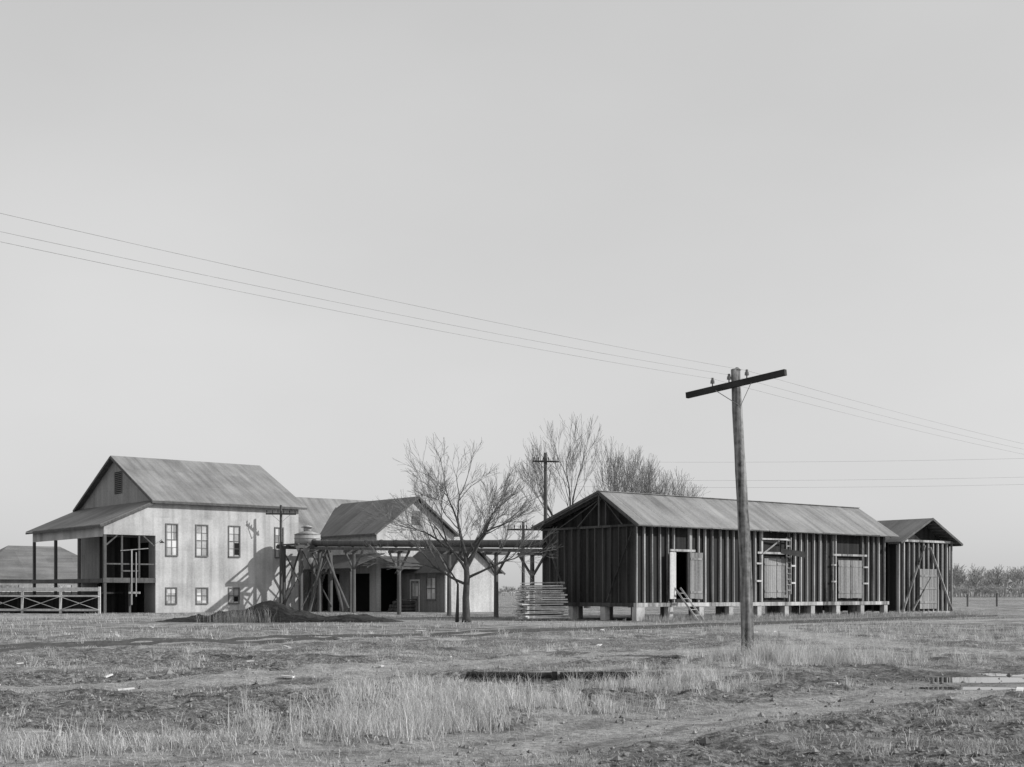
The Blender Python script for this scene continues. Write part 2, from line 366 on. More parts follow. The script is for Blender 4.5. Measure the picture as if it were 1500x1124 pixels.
t=MB(); t.box(-4.33,-4.27,-.35,W+.4,6.12,6.26); t.beam((-4.3,-.37,6.2),(0,-.37,8.14),.03,.16); ob('lean_to_fascia',t,'timber',E)
w=MB(); w.ext([(-3.9,0,5.65),(-.002,0,5.65),(-.002,0,8.1),(-3.9,0,6.38)],(0,.1,0)); w.box(-3.9,-3.8,.103,W,5.5,6.4); ob('lean_to_side_wall',w,'siding',E)
t=MB()
for y in (.0,4.8,9.6,14.3):
    t.box(-3.9,-3.7,y+.0,y+.2,-.1,5.64 if y==0 else 5.5)
t.box(-3.95,-.003,-.04,.1,2.2,2.55); t.box(-3.95,-3.75,.2,W,2.2,2.5)
for x in (-2.6,-1.3): t.box(x,x+.12,.0,.12,2.55,5.6)
t.box(-3.7,-.1,.02,.08,3.5,3.6); t.box(-2.6,-1.2,-.05,-.01,3.0,3.1)
t.beam((-3.7,.05,4.9),(-2.9,.05,5.6),.08,.1); t.beam((-.1,.05,4.9),(-.9,.05,5.6),.08,.1)
t.box(-2.0,-1.85,.05,.2,-.1,2.2)
ob('porch_posts_and_beams',t,'timber',E)
f=MB(); f.box(-3.74,-.003,.103,W-.1,2.3,2.48); ob('dock_floor',f,'timber',E)
f=MB(); f.wallx(-2.9,-.01,-.1,2.28,3.2,3.3); f.wallx(-2.9,-.01,2.5,5.6,3.2,3.3); ob('bay_shade_boards',f,'dark',E)  # dark sheets added behind the open bay to paint its shade
s=MB(); s.box(-1.9,-1.80,-.1,-.05,.6,4.6); s.box(-1.55,-1.48,-.1,-.05,1.2,4.4); s.box(-2.1,-1.2,-.1,-.06,1.4,1.55); s.beam((-2.7,-.1,4.5),(-.6,-.1,4.7),.04,.06)
ob('hanging_suction_pipe',s,'door',E)
l=MB(); l.tube([(.25,-.05,5.2),(.25,-.5,5.35),(.25,-.55,5.2)],[.02,.02,.02],6); l.tube([(.25,-.55,5.25),(.25,-.55,5.1)],[.05,.2],10); ob('wall_lamp',l,'arm',E)

def dock(name,p,q,n):
    E=empty(name,0,0,0,0); b=MB(); P=Vector(p);Q=Vector(q)
    z1,z0=1.72,.25
    b.beam((P.x,P.y,z1),(Q.x,Q.y,z1),.12,.26); b.beam((P.x,P.y,z0),(Q.x,Q.y,z0),.1,.16); b.beam((P.x,P.y,1.25),(Q.x,Q.y,1.25),.06,.12)
    for i in range(n+1):
        a=P.lerp(Q,i/n); b.box(a.x-.08,a.x+.08,a.y-.03+.0,a.y+.09,-.1,1.9)
        if i<n:
            c=P.lerp(Q,(i+1)/n); b.beam((a.x,a.y-.09,z0),(c.x,c.y-.09,1.2),.03,.18,(0,1,0)); b.beam((a.x,a.y-.125,1.2),(c.x,c.y-.125,z0),.03,.18,(0,1,0))
    ob('braced_rails',b,'white',E)
    f=MB(); dx=(Q-P).normalized(); nn=Vector((-dx.y,dx.x,0))
    if nn.y<0: nn=-nn
    f.ext([(P.x,P.y+.15,1.4),(Q.x,Q.y+.15,1.4),(Q.x+nn.x*3.5,Q.y+nn.y*3.5,1.4),(P.x+nn.x*3.5,P.y+nn.y*3.5,1.4)],(0,0,.12))
    f.beam((P.x,P.y+1.2,.6),(Q.x,Q.y+1.2,.6),.05,1.55); ob('deck',f,'dark',E)  # dark skirt sheet added so the space under the deck looks shaded
dock('braced_dock_railing',(-29.2,93.9,0),(-41,96.3,0),4)

E=empty('low_hip_roof_shed',-49,121)
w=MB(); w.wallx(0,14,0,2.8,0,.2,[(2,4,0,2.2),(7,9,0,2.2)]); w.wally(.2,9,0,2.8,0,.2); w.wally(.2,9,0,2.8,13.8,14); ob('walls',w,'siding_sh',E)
r=MB(); r.add([(-.5,-.5,2.7),(14.5,-.5,2.7),(14.5,9.5,2.7),(-.5,9.5,2.7),(4.5,4.5,6.0),(9.5,4.5,6.0)],[(0,1,5,4),(1,2,5),(2,3,4,5),(3,0,4),(0,3,2,1)]); ob('hip_roof',r,'roofv',E)

x,y,_=gw(12.1,4); E=empty('rear_warehouse',x,y)
w=MB(); w.wallx(0,14,-.1,6.35,0,.15,[(1.2,2.0,3.6,5.2)]); w.wally(.15,8,-.1,6.35,13.85,14); w.wallx(0,14,-.1,6.35,7.85,8); w.ext([(13.85,0,6.353),(13.85,8,6.353),(13.85,4,9.5)],(.15,0,0)); w.ext([(0,0,6.353),(0,8,6.353),(0,4,9.5)],(.15,0,0)); ob('walls',w,'wallw',E)
window(E,1.2,2.0,3.6,5.2)
r=MB(); slab(r,[(-.1,-.4,6.1),(14.3,-.4,6.1),(14.3,4,9.6),(-.1,4,9.6)]); slab(r,[(-.1,4.003,9.6),(14.3,4.003,9.6),(14.3,8.4,6.1),(-.1,8.4,6.1)]); ob('roof',r,'roofu',E)

x,y,_=gw(16.2,-4.6); E=empty('gabled_storage_building',x,y)
W,Dp=7.5,11.2; RC=9.1
w=MB(); w.wallx(0,W,-.1,6.2,0,.15,[(.4,3.4,-.1,3.4)]); w.wally(.15,Dp,-.1,6.2,0,.15,[(1,4,-.1,3),(5.5,9,-.1,3)]); w.wally(.15,Dp,-.1,6.2,W-.15,W)
w.ext([(0,0,6.203),(W,0,6.203),(W/2,0,8.95)],(0,.15,0)); ob('walls',w,'wallw',E)
w=MB(); w.box(.3,.4,.5,Dp-.3,0,5); w.box(.43,W-.3,1.5,1.6,0,5); ob('interior_shade_sheet',w,'black',E)  # near-black sheets stand in for the shade inside the open bays
r=MB(); slab(r,[(-.4,-.4,6.05),(W/2,-.4,RC),(W/2,Dp,RC),(-.4,Dp,6.05)]); slab(r,[(W/2+.003,-.4,RC),(W+.4,-.4,6.05),(W+.4,Dp,6.05),(W/2+.003,Dp,RC)]); ob('roof',r,'roofv',E)
t=MB(); t.beam((-.42,-.42,6.0),(W/2,-.42,RC-.02),.05,.16); t.beam((W+.42,-.42,6.0),(W/2,-.42,RC-.02),.05,.16); t.beam((-.42,-.4,6.0),(-.42,Dp,6.0),.05,.14)
ob('barge_boards',t,'timber',E)
v=MB(); v.box(W/2-.4,W/2+.4,-.03,-.002,6.9,8.0)
for k in range(7): v.box(W/2-.4,W/2+.4,-.06,-.031,6.95+k*.15,7.02+k*.15)
ob('gable_vent',v,'wallg',E)
r=MB(); slab(r,[(-3.2,-1.2,3.3),(-.003,-1.2,4.5),(-.003,8,4.5),(-3.2,8,3.3)],.05); slab(r,[(.0,-3.0,3.5),(5.2,-3.0,3.5),(5.2,-.003,4.3),(.0,-.003,4.3)],.05); ob('shed_roofs',r,'roofd',E)
t=MB()
for a in (-1.1,2,5,7.8): t.box(-3.1,-2.95,a,a+.15,-.1,3.3)
for a in (0.1,2.6,5.0): t.box(a,a+.15,-2.9,-2.75,-.1,3.48)
t.box(-3.1,-2.95,-1.2,7.9,3.15,3.29); t.box(0,5.2,-2.92,-2.78,3.3,3.48); t.box(.2,5,-2.5,-2.4,.9,1.0)
ob('shed_posts',t,'timber',E)
t=MB(); random.seed(3)
for k in range(14): t.tube([(.5+random.random()*.3,-2.2+ (k%5)*.33,.15+.28*(k//5)),(4.2+random.random()*.6,-2.2+(k%5)*.33,.15+.28*(k//5))],[.14,.12],7)
ob('stored_logs',t,'timber',E)

E=empty('small_office_house',-4.99,100)
W,Dp=4.9,6.2
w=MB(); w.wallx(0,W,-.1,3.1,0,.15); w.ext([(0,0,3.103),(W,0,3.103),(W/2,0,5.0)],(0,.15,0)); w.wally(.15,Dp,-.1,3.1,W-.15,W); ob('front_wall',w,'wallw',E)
w=MB(); w.wally(.15,Dp,-.1,3.1,0,.15,[(1.3,2.5,1.0,2.6),(3.5,4.6,-.1,2.4)]); ob('side_wall',w,'wallg',E)  # grey boards on this side only, its shade put into the colour
window(E,1.3,2.5,1.0,2.6,0,'y',nx=2,nz=2)
d=MB(); d.box(.05,.1,3.5,4.6,-.1,2.4); ob('door',d,'door',E)
d=MB(); d.box(.03,.048,3.7,4.4,1.2,2.2); ob('door_glass',d,'glass',E)
f=MB(); f.box(-.03,.03,3.4,3.5,-.1,2.5); f.box(-.03,.03,4.6,4.7,-.1,2.5); f.box(-.03,.03,3.5,4.6,2.4,2.5); f.box(-.03,-.002,-.03,.1,-.1,3.0); ob('door_frame',f,'white',E)
r=MB(); slab(r,[(-.5,-.4,2.95),(W/2,-.4,5.1),(W/2,Dp,5.1),(-.5,Dp,2.95)]); slab(r,[(W/2+.003,-.4,5.1),(W+.5,-.4,2.95),(W+.5,Dp,2.95),(W/2+.003,Dp,5.1)]); ob('roof',r,'roofd',E)
t=MB(); t.beam((-.5,-.42,2.9),(W/2,-.42,5.06),.04,.15); t.beam((W+.5,-.42,2.9),(W/2,-.42,5.06),.04,.15); ob('barge_boards',t,'timber',E)

# ------------------------------------------------------------------ hopper + pipe trestle
E=empty('cyclone_hopper_tower',*gw(11.25,-2.5)[:2])
h=MB(); n=20
h.tube([(0,0,5.15),(0,0,5.95)],[1.0,1.0],n); h.tube([(0,0,5.951),(0,0,6.2)],[1.05,.35],n); h.tube([(0,0,6.2),(0,0,6.5)],[.3,.3],12); h.tube([(0,0,6.5),(0,0,6.68)],[.55,.05],12); h.tube([(0,0,5.149),(0,0,3.3)],[.98,.2],n)
h.tube([(0,0,5.6),(0,0,5.68)],[1.03,1.03],n)
ob('cyclone_tank',h,'metal',E,True)
t=MB()
for a in (-1.3,1.3):
    for b in (-1.3,1.3): t.box(a-.1,a+.1,b-.1,b+.1,-.1,4.85)
t.box(-1.9,1.9,-1.5,-1.3,4.853,5.1); t.box(-1.9,1.9,1.3,1.5,4.853,5.1)
for a in (-1.7,-.9,.9,1.7): t.box(a-.08,a+.08,-1.6,1.6,5.103,5.2)
for b in (-1.42,1.42): t.beam((-1.3,b,4.7),(1.3,b,.4),.05,.14,(0,1,0)); t.beam((1.3,b+.06,4.7),(-1.3,b+.06,.4),.05,.14,(0,1,0))
t.beam((-1.43,-1.3,4.7),(-1.43,1.3,.6),.05,.14,(1,0,0)); t.beam((1.43,-1.3,4.7),(1.43,1.3,.6),.05,.14,(1,0,0))
ob('timber_tower',t,'timber',E)
E=empty('overhead_pipe_trestle',0,0,0,0)
A=Vector(gw(11.25,-3.5,5.25)); B=Vector((1.75,75.2,4.25))
p=MB(); p.tube([A.lerp(B,k/14) for k in range(15)],[.23]*15,12); 
for k in range(1,14): c=A.lerp(B,k/14-.001); e=A.lerp(B,k/14+.002); p.tube([c,e],[.27,.27],12)
c=Vector(gw(11.25,-3.4,5.5)); p.tube([A,c],[.21,.21],12)
ob('pipe',p,'pipe',E,True)
t=MB(); dr=(B-A).normalized(); sd=Vector((dr.y,-dr.x,0)).normalized()
for o in (-.3,.3):
    t.beam(A+sd*o+Vector((0,0,-.38)),B+sd*o+Vector((0,0,-.38)),.10,.2)
for s_ in (.03,.22,.443,.66,.84,.965):
    c=A.lerp(B,s_); t.tube([(c.x,c.y,-.2),(c.x,c.y,c.z-.5)],[.15,.12],8)
    t.beam((c.x-sd.x*.8,c.y-sd.y*.8,c.z-.58),(c.x+sd.x*.8,c.y+sd.y*.8,c.z-.58),.14,.18)
    for sg in (-1,1):
        q=c+dr*sg*1.5; t.beam((c.x,c.y,c.z-1.9),(q.x,q.y,c.z-.5),.1,.12)
t.tube([Vector(gw(12.8,-5.2,-.1)),Vector(gw(11.4,-5.2,4.8))],[.12,.1],8); t.tube([Vector(gw(9.8,-5.2,-.1)),Vector(gw(11.1,-5.2,4.8))],[.12,.1],8)
t.tube([Vector(gw(11.5,-8,.3)),Vector(gw(11.2,-5.0,4.6))],[.1,.1],8)
ob('timber_supports',t,'timber',E)

# ------------------------------------------------------------------ utility poles
def farpole(name,x,y,h,arms,al,lean=0,ang=.2,r=.13):
    E=empty(name,x,y,0,ang); p=MB(); p.tube([(0,0,-.2),(lean*.5,0,h*.5),(lean,0,h)],[r,r*.85,r*.7],8); ob('shaft',p,'timber',E)
    a=MB()
    for z in arms:
        a.box(lean-al/2,lean+al/2,-.2,-.1,z,z+.12); n=6
        for k in range(n):
            xx=lean-al/2+.08+k*(al-.16)/(n-1)
            if abs(xx-lean)<.1: continue
            a.tube([(xx,-.15,z+.12),(xx,-.15,z+.26),(xx,-.15,z+.36)],[.02,.05,.04],6)
        a.beam((lean-al*.3,-.21,z),(lean,-.21,z-.6),.02,.05,(0,1,0)); a.beam((lean+al*.3,-.21,z),(lean,-.21,z-.6),.02,.05,(0,1,0))
    ob('crossarms',a,'arm',E); return E
px,py,_=gw(9.5,-1.5)
farpole('utility_pole',px,py,8.2,[7.45],2.3)
farpole('utility_pole',2.4,95,11.5,[10.8],1.9,ang=.15,r=.17)
farpole('utility_pole',.75,88,6.2,[5.6],2.2,ang=.1)
E=empty('wooden_utility_pole',5.25,29.5,0,0)
p=MB(); pts=[];rad=[]
for k in range(16):
    q=k/15; pts.append((-.25*q+.03*math.sin(q*5),0.02*math.sin(q*7),-.3+6.76*q)); rad.append(.150-.045*q+.004*math.sin(k*2.1))
p.tube(pts,rad,18); ob('shaft',p,'pole',E,True)
# drying checks: thin dark splits along the shaft
a=MB(); AL=Vector((-1.27,.82,5.98)); AR=Vector((.63,-.86,6.23)); AL.y-=.12; AR.y-=.12
a.beam(AL,AR,.10,.13); ob('crossarm',a,'arm',E)
c=MB()
ip=[AL.lerp(AR,.27),AL.lerp(AR,.44),AL.lerp(AR,.62)]
for q in ip:
    c.tube([q+Vector((0,0,.06)),q+Vector((0,0,.13)),q+Vector((0,0,.135)),q+Vector((0,0,.2)),q+Vector((0,0,.215)),q+Vector((0,0,.26))],[.015,.015,.05,.045,.03,.028],10)
c.tube([(-.25,0,6.44),(-.25,0,6.5)],[.1,.03],10)
ob('insulators',c,'ceram',E)
b=MB(); pb=Vector((-.23,-.14,5.64))
b.beam(AL.lerp(AR,.30)+Vector((0,-.06,-.05)),pb,.01,.035,(0,1,0)); b.beam(AL.lerp(AR,.66)+Vector((0,-.06,-.05)),pb+Vector((.03,-.03,-.02)),.01,.035,(0,1,0))
b.tube([(-.23,-.19,6.12),(-.23,-.10,6.12)],[.03,.03],8)
ob('brace_irons',b,'metal',E)
dl=Vector((.637,.771,0))
off=[Vector((5.25,29.5,.24))+q for q in ip]
def wirepts(a,b,sag,n=40): return [a.lerp(b,k/n)-Vector((0,0,4*sag*(k/n)*(1-k/n))) for k in range(n+1)]
wl=MB()
for i,o in enumerate(off):
    e1=o-dl*44+Vector((0,0,[.22,.12,.22][i])); e2=o+dl*44+Vector((0,0,.55))
    wl.tube(wirepts(o,e1,.52),[.0032]*41,5); wl.tube(wirepts(o,e2,.30),[.004]*41,5)
ob('overhead_wires',wl,'wirel',None)
for sg in (-1,1):
    c=Vector((5.0,29.5,0))+dl*44*sg; E=empty('wooden_utility_pole',c.x,c.y,0,0); p=MB(); hh=6.5+(.5 if sg>0 else 0); p.tube([(0,0,-.3),(0,0,hh)],[.15,.1],12); p.beam(Vector((-.97,.8,hh-.3)),Vector((.97,-.8,hh-.3)),.1,.13); ob('shaft',p,'pole',E)
wl=MB()
for dx,zz in ((-.8,10.9),(-.3,9.6),(.8,9.1)):
    wl.tube(wirepts(Vector((2.4+dx,95,zz)),Vector((62,91,zz+.8)),.5,40),[.006]*41,4)
ob('distant_overhead_wires',wl,'wirel',None)
farpole('utility_pole',62,91,11.8,[10.5],1.9)

# ------------------------------------------------------------------ lumber stack
E=empty('lumber_stack',1.6,71.2,0,math.radians(30)); t=MB(); random.seed(5)
for k in range(15):
    z=.1+k*.122; o=random.uniform(-.14,.14); w0=1.30-.012*k+random.uniform(-.12,.08)
    for j in range(4):
        y0=-.55+j*.31; e=random.uniform(-.16,.16)
        t.ext([(-w0+o+e,y0,z+random.uniform(-.03,.02)),(w0+o+e,y0,z+random.uniform(-.03,.02)),(w0+o+e,y0+.27,z),(-w0+o+e,y0+.27,z)],(0,0,random.uniform(.06,.09)))
for k in range(5): t.beam((-.9+k*.1,-.6,.05+k*.38),(-1.35,.6,.05+k*.38),.1,.03)
t.beam((-1.5,-.4,1.98),(1.3,-.1,2.05),.25,.04); t.beam((-.9,-.5,2.03),(1.55,.3,1.97),.2,.04)
ob('stacked_boards',t,'pale',E)

# ------------------------------------------------------------------ cinder mound
def mound(name,cx,cy,parts,mat,res=70,ext=(9,3.5)):
    xs=np.linspace(-ext[0],ext[0],res*2); ys=np.linspace(-ext[1],ext[1],res); X,Y=np.meshgrid(xs,ys)
    Z=np.full(X.shape,-.25)
    for (px,py,sx,sy,h) in parts:
        r=np.sqrt(((X-px)/sx)**2+((Y-py)/sy)**2); Z=np.maximum(Z,h*np.clip(1.06-np.sqrt(r*r+.02),-.5,1))
    Z=Z+(fbm(X*1.6,Y*1.6,31,4)-.5)*.5*np.clip(Z+.15,0,.6)+(fbm(X*7,Y*7,33,2)-.5)*.10
    edge=np.minimum(np.minimum(X+ext[0],ext[0]-X),np.minimum(Y+ext[1],ext[1]-Y)); Z=np.where(edge<.3,-.3,Z)
    mb=MB(); nx=X.shape[1]; ny=X.shape[0]
    mb.v=[(cx+a,cy+b,c) for a,b,c in zip(X.ravel(),Y.ravel(),Z.ravel())]
    mb.f=[(j*nx+i,j*nx+i+1,(j+1)*nx+i+1,(j+1)*nx+i) for j in range(ny-1) for i in range(nx-1)]
    ob(name,mb,mat,None,True)
mound('cinder_pile',-12.5,68.5,[(0,0,2.2,2.4,1.25),(-1.7,-.2,2.3,2.0,.7),(1.5,-.3,2.3,1.9,.6),(4.2,-.2,2.6,1.6,.45),(-3.6,.2,2.2,1.5,.34)],'coal')

# ------------------------------------------------------------------ timber culvert edge
E=empty('timber_culvert',.75,24.9,0,math.radians(-1)); t=MB()
t.tube([(-1.6,-.05,-.03),(-.2,-.02,-.06),(0.0,-.05,-.04)],[.05,.06,.05],9); t.tube([(.15,-.03,-.05),(1.0,-.05,-.03),(1.65,0,-.04)],[.06,.05,.045],9)
x=-1.6
while x<1.6:
    wd=random.uniform(.25,.5); t.box(x,min(x+wd-.01,1.65),.02,.09,-.5,-.03+random.uniform(-.03,.03)); x+=wd
for x in (-1.5,.0,1.5): t.box(x,x+.1,-.06,.015,-.5,.0+random.random()*.03)
ob('old_timbers',t,'coal',E)
st=MB(); st.tube([(0,0,-.1),(.01,0,.25)],[.025,.02],6); o_=ob('wooden_stake',st,'stud'); o_.location=(.1,23.3,hz(.1,23.3))

# ------------------------------------------------------------------ rails
E=empty('railway_spur_track',0,0,0,0); t=MB(); s=MB()
(ax,ay),(bx,by)=TRK1; d=Vector((bx-ax,by-ay,0)).normalized(); n_=Vector((-d.y,d.x,0)); Lh=Vector((bx-ax,by-ay,0)).length; m=int(Lh/.7)
for o in (-.72,.72):
    prev=None
    for k in range(m+1):
        p=Vector((ax,ay,0))+d*k*Lh/m+n_*o; p.z=hz(p.x,p.y)+.035
        if prev is not None: t.beam(prev,p,.065,.10)
        prev=p
for k in range(int(Lh/.7)):
    p=Vector((ax,ay,0))+d*k*.7
    if random.random()<.5:
        a_=p-n_*1.2; b_=p+n_*1.2; a_.z=hz(a_.x,a_.y)-.025; b_.z=hz(b_.x,b_.y)-.025; s.beam(a_,b_,.2,.06)
ob('rails',t,'iron',E); ob('sleepers',s,'clod',E)

# ------------------------------------------------------------------ ground
def axis(lo,hi,st,far,g=1.07):
    a=list(np.arange(lo,hi,st)); 
    s=st;x=a[-1]
    while x<far: s*=g; x+=s; a.append(x)
    s=st;x=lo;pre=[]
    while x>-far: s*=g; x-=s; pre.append(x)
    return np.array(pre[::-1]+a)
xs=axis(-11,15,.07,3000,1.04); ys=axis(9.5,31,.07,3500,1.03)
ys=ys[ys>-60]
X,Y=np.meshgrid(xs,ys); Z=H(X,Y); nx,ny=len(xs),len(ys)
me=bpy.data.meshes.new('ground'); N=nx*ny
me.vertices.add(N); me.vertices.foreach_set('co',np.stack([X,Y,Z],-1).astype(np.float32).ravel())
i=np.arange(nx-1)[None,:]; j=np.arange(ny-1)[:,None]; q=np.stack([j*nx+i,j*nx+i+1,(j+1)*nx+i+1,(j+1)*nx+i],-1).reshape(-1,4).astype(np.int32)
me.loops.add(q.size); me.loops.foreach_set('vertex_index',q.ravel()); me.polygons.add(len(q)); me.polygons.foreach_set('loop_start',np.arange(0,q.size,4,dtype=np.int32))
me.update(calc_edges=True); me.polygons.foreach_set('use_smooth',np.ones(len(q),bool))
mud_shade,path,rut,road=masks(X,Y)
wet=np.zeros_like(X)
for (px,py,a,b) in PUD: wet=np.maximum(wet,np.exp(-((X-px)/(a*1.5))**2-((Y-py)/(b*1.5))**2))
for nm,ar in (('mud_shade',mud_shade),('path',path),('wet',wet),('rut',rut)):
    at=me.attributes.new(nm,'FLOAT','POINT'); at.data.foreach_set('value',ar.astype(np.float32).ravel())
m,nt,b=newmat('ground_soil_and_dry_grass'); Lk=nt.links
def att(n): a=nd(nt,'ShaderNodeAttribute'); a.attribute_name=n; return a.outputs['Fac']
tc=nd(nt,'ShaderNodeTexCoord')
def noi(sc,det=6,rough=.6,vec=None):
    n=nd(nt,'ShaderNodeTexNoise'); n.inputs['Scale'].default_value=sc; n.inputs['Detail'].default_value=det; n.inputs['Roughness'].default_value=rough
    mp=nd(nt,'ShaderNodeMapping'); mp.inputs['Scale'].default_value=vec or (1,1,1); Lk.new(tc.outputs['Object'],mp.inputs[0]); Lk.new(mp.outputs[0],n.inputs['Vector']); return n.outputs['Fac']
def mr(v,a,b_,c,d): 
    n=nd(nt,'ShaderNodeMapRange'); Lk.new(v,n.inputs[0]); 
    for k,z in enumerate((a,b_,c,d)): n.inputs[k+1].default_value=z
    return n.outputs[0]
def mixf(f,a,b_):
    n=nd(nt,'ShaderNodeMix',data_type='FLOAT')
    if isinstance(f,float): n.inputs[0].default_value=f
    else: Lk.new(f,n.inputs[0])
    for k,z in ((2,a),(3,b_)):
        if isinstance(z,(int,float)): n.inputs[k].default_value=z
        else: Lk.new(z,n.inputs[k])
    return n.outputs[0]
big=noi(.22,5); mid=noi(1.3,6); fine=noi(11,8,.7); vf=noi(45,4,.7); far=noi(.05,5,.6,(1,3,1)); m2=noi(.55,7,.65)
grass=mixf(mr(mid,.40,.58,0,1),.13,.35); grass=mth(nt,'MULTIPLY',grass,mr(big,.35,.65,.65,1.3)); grass=mth(nt,'MULTIPLY',grass,mr(far,.3,.7,.8,1.2)); grass=mth(nt,'MULTIPLY',grass,mr(m2,.38,.6,.7,1.2))
mudc=mixf(mr(fine,.38,.6,0,1),.07,.24); mudc=mth(nt,'MULTIPLY',mudc,mr(mid,.35,.65,.75,1.3)); pathc=mixf(mr(mid,.3,.7,0,1),.27,.44)
col=mixf(att('mud_shade'),grass,mudc); col=mixf(att('path'),col,pathc)
col=mth(nt,'MULTIPLY',col,mr(fine,.3,.7,.45,1.5)); col=mth(nt,'MULTIPLY',col,mr(vf,.3,.7,.65,1.35))
col=mth(nt,'MULTIPLY',col,mr(att('wet'),0,1,1,.45)); col=mth(nt,'MULTIPLY',col,mr(att('rut'),0,1,1,.65))
cb=nd(nt,'ShaderNodeCombineColor')
for k in range(3): Lk.new(col,cb.inputs[k])
Lk.new(cb.outputs[0],b.inputs['Base Color']); b.inputs['Roughness'].default_value=.95
bp=nd(nt,'ShaderNodeBump'); bp.inputs['Strength'].default_value=1; bp.inputs['Distance'].default_value=.09
Lk.new(mth(nt,'ADD',fine,mth(nt,'MULTIPLY',vf,.4)),bp.inputs['Height']); Lk.new(bp.outputs[0],b.inputs['Normal'])
me.materials.append(m); g=bpy.data.objects.new('ground',me); scn.collection.objects.link(g)

m,nt,b=newmat('puddle_water'); b.inputs['Base Color'].default_value=(.05,.05,.05,1); b.inputs['Roughness'].default_value=.03; b.inputs['Specular IOR Level'].default_value=.8
M['water']=m; w=MB()
for (px,py,a,bb) in PUD:
    pts=[(px+a*1.1*math.cos(t)*(1+.15*math.sin(3*t+px)),py+bb*1.1*math.sin(t)*(1+.15*math.cos(2*t)),-.062) for t in [2*math.pi*k/28 for k in range(28)]]
    w.add(pts,[tuple(range(28))])
ob('puddle_water',w,'water')

n=14000; y=10.5+19*rng.random(n)**1.3; x=rng.uniform(-1,1,n)*(y*.5+3); mud_shade,path,rut,road=masks(x,y)
k=rng.random(n)<np.maximum(mud_shade*.9,road*.25); x,y=x[k],y[k]; n=len(x); z=H(x,y); sz=rng.gamma(2,.007,n)+.005
octv=np.array([(1,0,0),(0,1,0),(-1,0,0),(0,-1,0),(0,0,.8),(0,0,-.8)])
V=octv[None]*rng.uniform(.6,1.4,(n,6,3))*sz[:,None,None]+np.stack([x,y,z+sz*.2],-1)[:,None]
Fo=np.array([(0,1,4),(1,2,4),(2,3,4),(3,0,4),(1,0,5),(2,1,5),(3,2,5),(0,3,5)])
mb=MB(); mb.v=[tuple(v) for v in V.reshape(-1,3)]; mb.f=[tuple(int(a) for a in f) for f in (Fo[None]+(np.arange(n)*6)[:,None,None]).reshape(-1,3)]
ob('soil_clods',mb,'clod')
mb=MB()
for k in range(40):
    yy=random.uniform(18,60); xx=random.uniform(-.45,.45)*yy; a_=random.uniform(0,3.14); l=random.uniform(.08,.4); zz=hz(xx,yy)+.03
    mb.beam((xx,yy,zz),(xx+l*math.cos(a_),yy+l*math.sin(a_),zz+random.uniform(-.01,.05)),random.uniform(.04,.12),.025)
ob('scattered_wood_scraps',mb,'pale')

# ------------------------------------------------------------------ grass
m,nt,b=newmat('dry_grass'); a=nd(nt,'ShaderNodeAttribute'); a.attribute_name='shade'
cb=nd(nt,'ShaderNodeCombineColor')
for k in range(3): nt.links.new(a.outputs['Fac'],cb.inputs[k])
nt.links.new(cb.outputs[0],b.inputs['Base Color'])
tr=nd(nt,'ShaderNodeBsdfTranslucent'); nt.links.new(cb.outputs[0],tr.inputs[0]); mx=nd(nt,'ShaderNodeMixShader'); mx.inputs[0].default_value=.3
nt.links.new(b.outputs[0],mx.inputs[1]); nt.links.new(tr.outputs[0],mx.inputs[2]); nt.links.new(mx.outputs[0],nt.nodes['Material Output'].inputs[0])
M['grass']=m
def clear(x,y): return ((np.abs(x-.75)<2.0)&(y>23.2)&(y<25.0))|((x>6.5)&(x<12.5)&(y>20)&(y<26.5))
def blades(name,x,y,h,w,lean,sh):
    k=~clear(x,y); x,y,h,w,lean,sh=[q[k] for q in (x,y,h,w,lean,sh)]
    n=len(x); z=H(x,y)-.01; th=rng.uniform(0,2*np.pi,n); lt=rng.uniform(0,2*np.pi,n)
    ca,sa=np.cos(th)*w/2,np.sin(th)*w/2; lx,ly=np.cos(lt)*lean*h,np.sin(lt)*lean*h
    V=np.empty((n,5,3))
    V[:,0]=np.stack([x-ca,y-sa,z],-1); V[:,1]=np.stack([x+ca,y+sa,z],-1)
    V[:,2]=np.stack([x+ca*.8+lx*.35,y+sa*.8+ly*.35,z+h*.6],-1); V[:,3]=np.stack([x-ca*.8+lx*.35,y-sa*.8+ly*.35,z+h*.6],-1)
    V[:,4]=np.stack([x+lx,y+ly,z+h*np.sqrt(np.clip(1-lean**2*.5,.1,1))],-1)
    me=bpy.data.meshes.new(name); me.vertices.add(n*5); me.vertices.foreach_set('co',V.astype(np.float32).ravel())
    o=(np.arange(n)*5)[:,None]; li=(o+np.array([0,1,2,3,3,2,4])[None]).astype(np.int32).ravel()
    me.loops.add(len(li)); me.loops.foreach_set('vertex_index',li); me.polygons.add(2*n)
    ls=(np.arange(n)*7)[:,None]+np.array([0,4])[None]; me.polygons.foreach_set('loop_start',ls.astype(np.int32).ravel()); me.update(calc_edges=True)
    at=me.attributes.new('shade','FLOAT','POINT'); at.data.foreach_set('value',np.repeat(sh,5).astype(np.float32))
    me.materials.append(M['grass']); oo=bpy.data.objects.new(name,me); scn.collection.objects.link(oo)
n=560000; y=10.5+37.5*rng.random(n)**1.25; x=rng.uniform(-1,1,n)*(y*.52+3); mud_shade,path,rut,road=masks(x,y)
dn=(.08+.92*sst(.43,.57,fbm(x*.8,y*.8,41,4)))*(1-.93*mud_shade)*(1-.92*path); k=rng.random(len(x))<dn; x,y=x[k],y[k]
d=np.sqrt(y/14); blades('short_dry_grass',x,y,rng.uniform(.02,.095,len(x))*(.5+.9*fbm(x,y,50,3)),.006*d*rng.uniform(.6,1.4,len(x)),rng.uniform(.4,1.3,len(x)),rng.uniform(.2,.62,len(x))*(.7+.6*fbm(x*.5,y*.5,90,3)))
